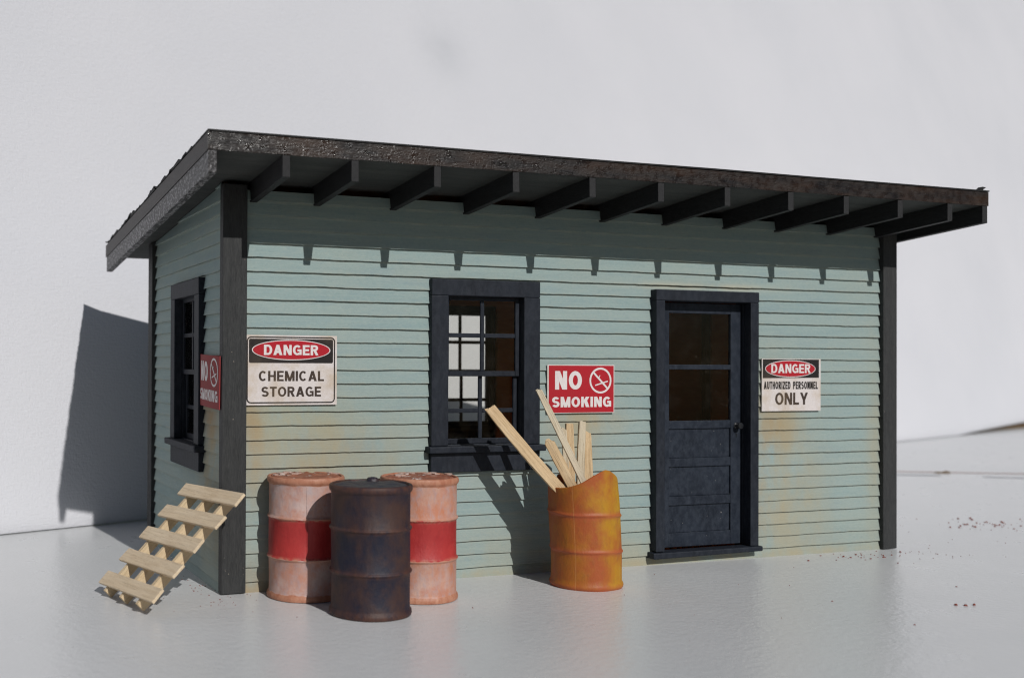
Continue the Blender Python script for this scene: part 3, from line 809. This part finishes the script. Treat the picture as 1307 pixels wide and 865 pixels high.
# ------------------------------------------------------------------ scrap sticks in the drum
def stick(base, tip, w, th, face_dir, mat, label, torn=.05, seed=0, bend=0):
    base, tip = Vector(base), Vector(tip); ax = (tip-base); L = ax.length; ax.normalize()
    s = Vector(face_dir); s = (s-ax*s.dot(ax)).normalized(); t = ax.cross(s)
    rr = random.Random(seed); mb = MB(); n = 22
    sect = [(-.5, -.5), (-.17, -.5), (.17, -.5), (.5, -.5), (.5, .5), (.17, .5), (-.17, .5), (-.5, .5)]
    cutoff = [rr.uniform(-torn, 0) for _ in sect]; cutoff[1] = cutoff[6] = rr.uniform(-.3, 0)*torn; cutoff[3] = cutoff[4] = -torn*rr.uniform(.5, 1.1)
    for j in range(n+1):
        for q, (a, b) in enumerate(sect):
            z = L*j/n
            if j == n: z = L+cutoff[q]
            nz = noise.noise((seed*3+a, b, z*5))*.06+noise.noise((seed*3+a*5, b*5, z*24))*.03
            taper = 1-.12*max(0, (z/L-.85)/.15)
            mb.v.append((w*(a+nz*(1 if a > 0 else -1))*taper+bend*math.sin(z/L*math.pi), th*(b+nz*.7), z))
    m = len(sect)
    for j in range(n):
        for q in range(m):
            k = (q+1) % m; mb.f.append((j*m+q, j*m+k, (j+1)*m+k, (j+1)*m+q)); mb.mi.append(0)
    mb.f.append(tuple(range(m-1, -1, -1))); mb.mi.append(0)
    c = len(mb.v); mb.v.append((0, 0, L-torn*.75))
    for q in range(m): mb.f.append((n*m+q, n*m+(q+1) % m, c)); mb.mi.append(0)
    o = mb.build('scrap_stick', mat)
    o.matrix_world = Matrix((s, t, ax)).transposed().to_4x4()
    o.location = base
    tag(o, label, 'stick', 'scrap wood sticks in the orange drum')
    return o
CAMR = (.94, -.33, 0)
def ext(b, tip, k): b, tip = Vector(b), Vector(tip); return tuple(b+(b-tip)*k), tuple(tip)
b, t = ext((2.668, -.575, .78), (2.125, -.33, 1.468), .16)
stick(b, t, .088, .055, CAMR, M_STICK, 'longest splintered tan stick leaning far left across the window', .17, 3, -.012)
b, t = ext((2.800, -.68, .86), (2.437, -.60, 1.592), .6)
stick(b, t, .048, .036, CAMR, M_STICK2, 'long thin pale stick reaching up to the red NO SMOKING sign', .02, 4)
b, t = ext((2.735, -.62, .82), (2.535, -.585, 1.19), .9)
stick(b, t, .078, .045, CAMR, M_STICK, 'short broad tan stick leaning left beneath the thin pale stick', .06, 5)
b, t = ext((2.775, -.50, .80), (2.738, -.50, 1.280), 1.2)
stick(b, t, .042, .03, CAMR, M_STICK2, 'narrow pale stick, shortest and leftmost of the upright sticks', .03, 6)
b, t = ext((2.822, -.48, .80), (2.812, -.47, 1.310), 1.2)
stick(b, t, .062, .05, CAMR, M_STICK, 'brown upright stick with flat top, second of the upright sticks', .012, 7)
b, t = ext((2.878, -.53, .85), (2.900, -.52, 1.330), 1.2)
stick(b, t, .056, .055, (.9, -.4, 0), M_STICK2, 'tallest pale upright stick, square topped, left of the widest', .012, 8)
b, t = ext((2.965, -.50, .85), (2.962, -.47, 1.265), 1.2)
stick(b, t, .092, .04, CAMR, M_STICK, 'wide tan upright stick with pointed top nearest the high rim', .05, 9)

# ------------------------------------------------------------------ pallet leaning on the corner
s_, Lp, slw = 1.0466, .955, .120
ex = Vector((.22268, -.97462, .02281)); ey = Vector((.70320, .17679, .68866)); ez = Vector((-.67522, -.13731, .72472))
# local axes: x = along the slats, y = up the slope, z = outward normal
pal = empty('pallet', (0, 0, 0), 'small pale wooden pallet leaning on the left corner of the shed', 'pallet')
pm = Matrix((ex, ey, ez)).transposed().to_4x4(); pm.translation = Vector((-.6782, -.6174, .1131))-ex*Lp
pal.matrix_world = pm
st_h = .078
mb0 = None
for i in range(5):
    y0 = i*(s_-slw)/4
    mb = MB(); rr = random.Random(i+40)
    nseg = 10; j0 = [rr.uniform(-.012, .012) for _ in range(4)]
    mb.box(0+j0[0], Lp+j0[1], y0, y0+slw, -.024, 0, 0, lambda x, y, z: (x+(.008 if y > y0+.05 else 0)*(1 if i % 2 else -1), y+.004*noise.noise((x*3, i, 0)), z))
    o = mb.build('slat', M_SLAT, pal, bevel=.005); o.rotation_euler = (0, 0, rr.uniform(-.012, .012))
for x in (.17*Lp-.04, .48*Lp-.04, .79*Lp-.04):
    mb = MB(); mb.box(x, x+.042, -.035, s_-.06, -.024-st_h, -.0245)
    mb.build('stringer', M_STRINGER, pal, bevel=.003)

# ------------------------------------------------------------------ dust and smears on the table
def dust():
    mb = MB(); rr = random.Random(11)
    def chip(x, y, s):
        k = len(mb.v); n = 5; h = s*rr.uniform(.3, .8); a0 = rr.uniform(0, 6)
        pts = [(x+s*rr.uniform(.5, 1)*math.cos(a0+6.283*q/n), y+s*rr.uniform(.5, 1)*math.sin(a0+6.283*q/n)) for q in range(n)]
        mb.v += [(p[0], p[1], .001) for p in pts]+[(x+(p[0]-x)*.6, y+(p[1]-y)*.6, .001+h) for p in pts]
        mb.f.append(tuple(k+n+q for q in range(n))); mb.mi.append(0)
        for q in range(n): mb.f.append((k+q, k+(q+1) % n, k+n+(q+1) % n, k+n+q)); mb.mi.append(0)
    def cloud(cx, cy, sx, sy, n, s0, s1):
        for _ in range(n): chip(cx+rr.gauss(0, sx), cy+rr.gauss(0, sy), rr.uniform(s0, s1))
    cloud(9.35, .86, .28, .20, 42, .006, .020)
    cloud(8.9, .8, .6, .3, 20, .004, .010)
    cloud(6.15, -.28, .28, .10, 34, .005, .015)
    cloud(6.75, -.35, .4, .14, 20, .004, .010)
    cloud(7.6, -.1, .6, .4, 20, .003, .008)
    cloud(.02, -.22, .18, .14, 18, .003, .008)
    cloud(-.10, .35, .05, .20, 22, .003, .009)
    cloud(-.25, -.35, .25, .25, 10, .003, .006)
    cloud(3.4, -1.0, 1.5, .6, 10, .004, .009)
    for x, y, s in [(5.135, -2.04, .016), (5.19, -2.075, .024), (5.265, -2.085, .017), (5.75, -1.55, .012), (4.3, -2.4, .009), (4.35, -1.65, .011)]: chip(x, y, s)
    o = mb.build('red_dust', M_DUST); tag(o, 'scattered red brown dust grains on the grey table', 'dust', kind='stuff')
dust()
def smear(pts, w, mat, name, label):
    mb = MB(); z = .0035
    for (p, q) in zip(pts, pts[1:]):
        p, q = Vector((*p, 0)), Vector((*q, 0)); d = (q-p).normalized(); nn = Vector((-d.y, d.x, 0))
        n = 14
        for i in range(n):
            a, b = p.lerp(q, i/n), p.lerp(q, (i+1)/n)
            wa = w*(.6+.6*abs(noise.noise(a*1.7))); wb = w*(.6+.6*abs(noise.noise(b*1.7)))
            mb.quad([(*(a+nn*wa).xy, z), (*(a-nn*wa).xy, z), (*(b-nn*wb).xy, z), (*(b+nn*wb).xy, z)])
    o = mb.build(name, mat); tag(o, label, 'smear'); return o
smear([(12.4, 6.35), (14.0, 5.5), (16.5, 4.2)], .12, M_SMEAR, 'table_smear', 'long pinkish brown smear line across the table right of the shed')
smear([(12.6, 5.55), (13.6, 5.05)], .10, M_GSMEAR, 'table_smear', 'short grey smear on the table just nearer than the pinkish line, beside the chip')
smear([(14.1, 4.70), (14.75, 4.25)], .09, M_GSMEAR, 'table_smear', 'short grey smear nearest the right edge of the photo')
mb = MB(); k = 0
mb.prism([(-.13, 0), (-.09, .02), (.02, .018), (.08, .035), (.12, .02), (.13, 0)], 0, .07)
o = mb.build('wood_chip', M_OAK, None, (14.0, 5.32, .004), rot=(0, 0, R(-15))); tag(o, 'tiny brown chip lying on the pinkish smear line', 'chip')
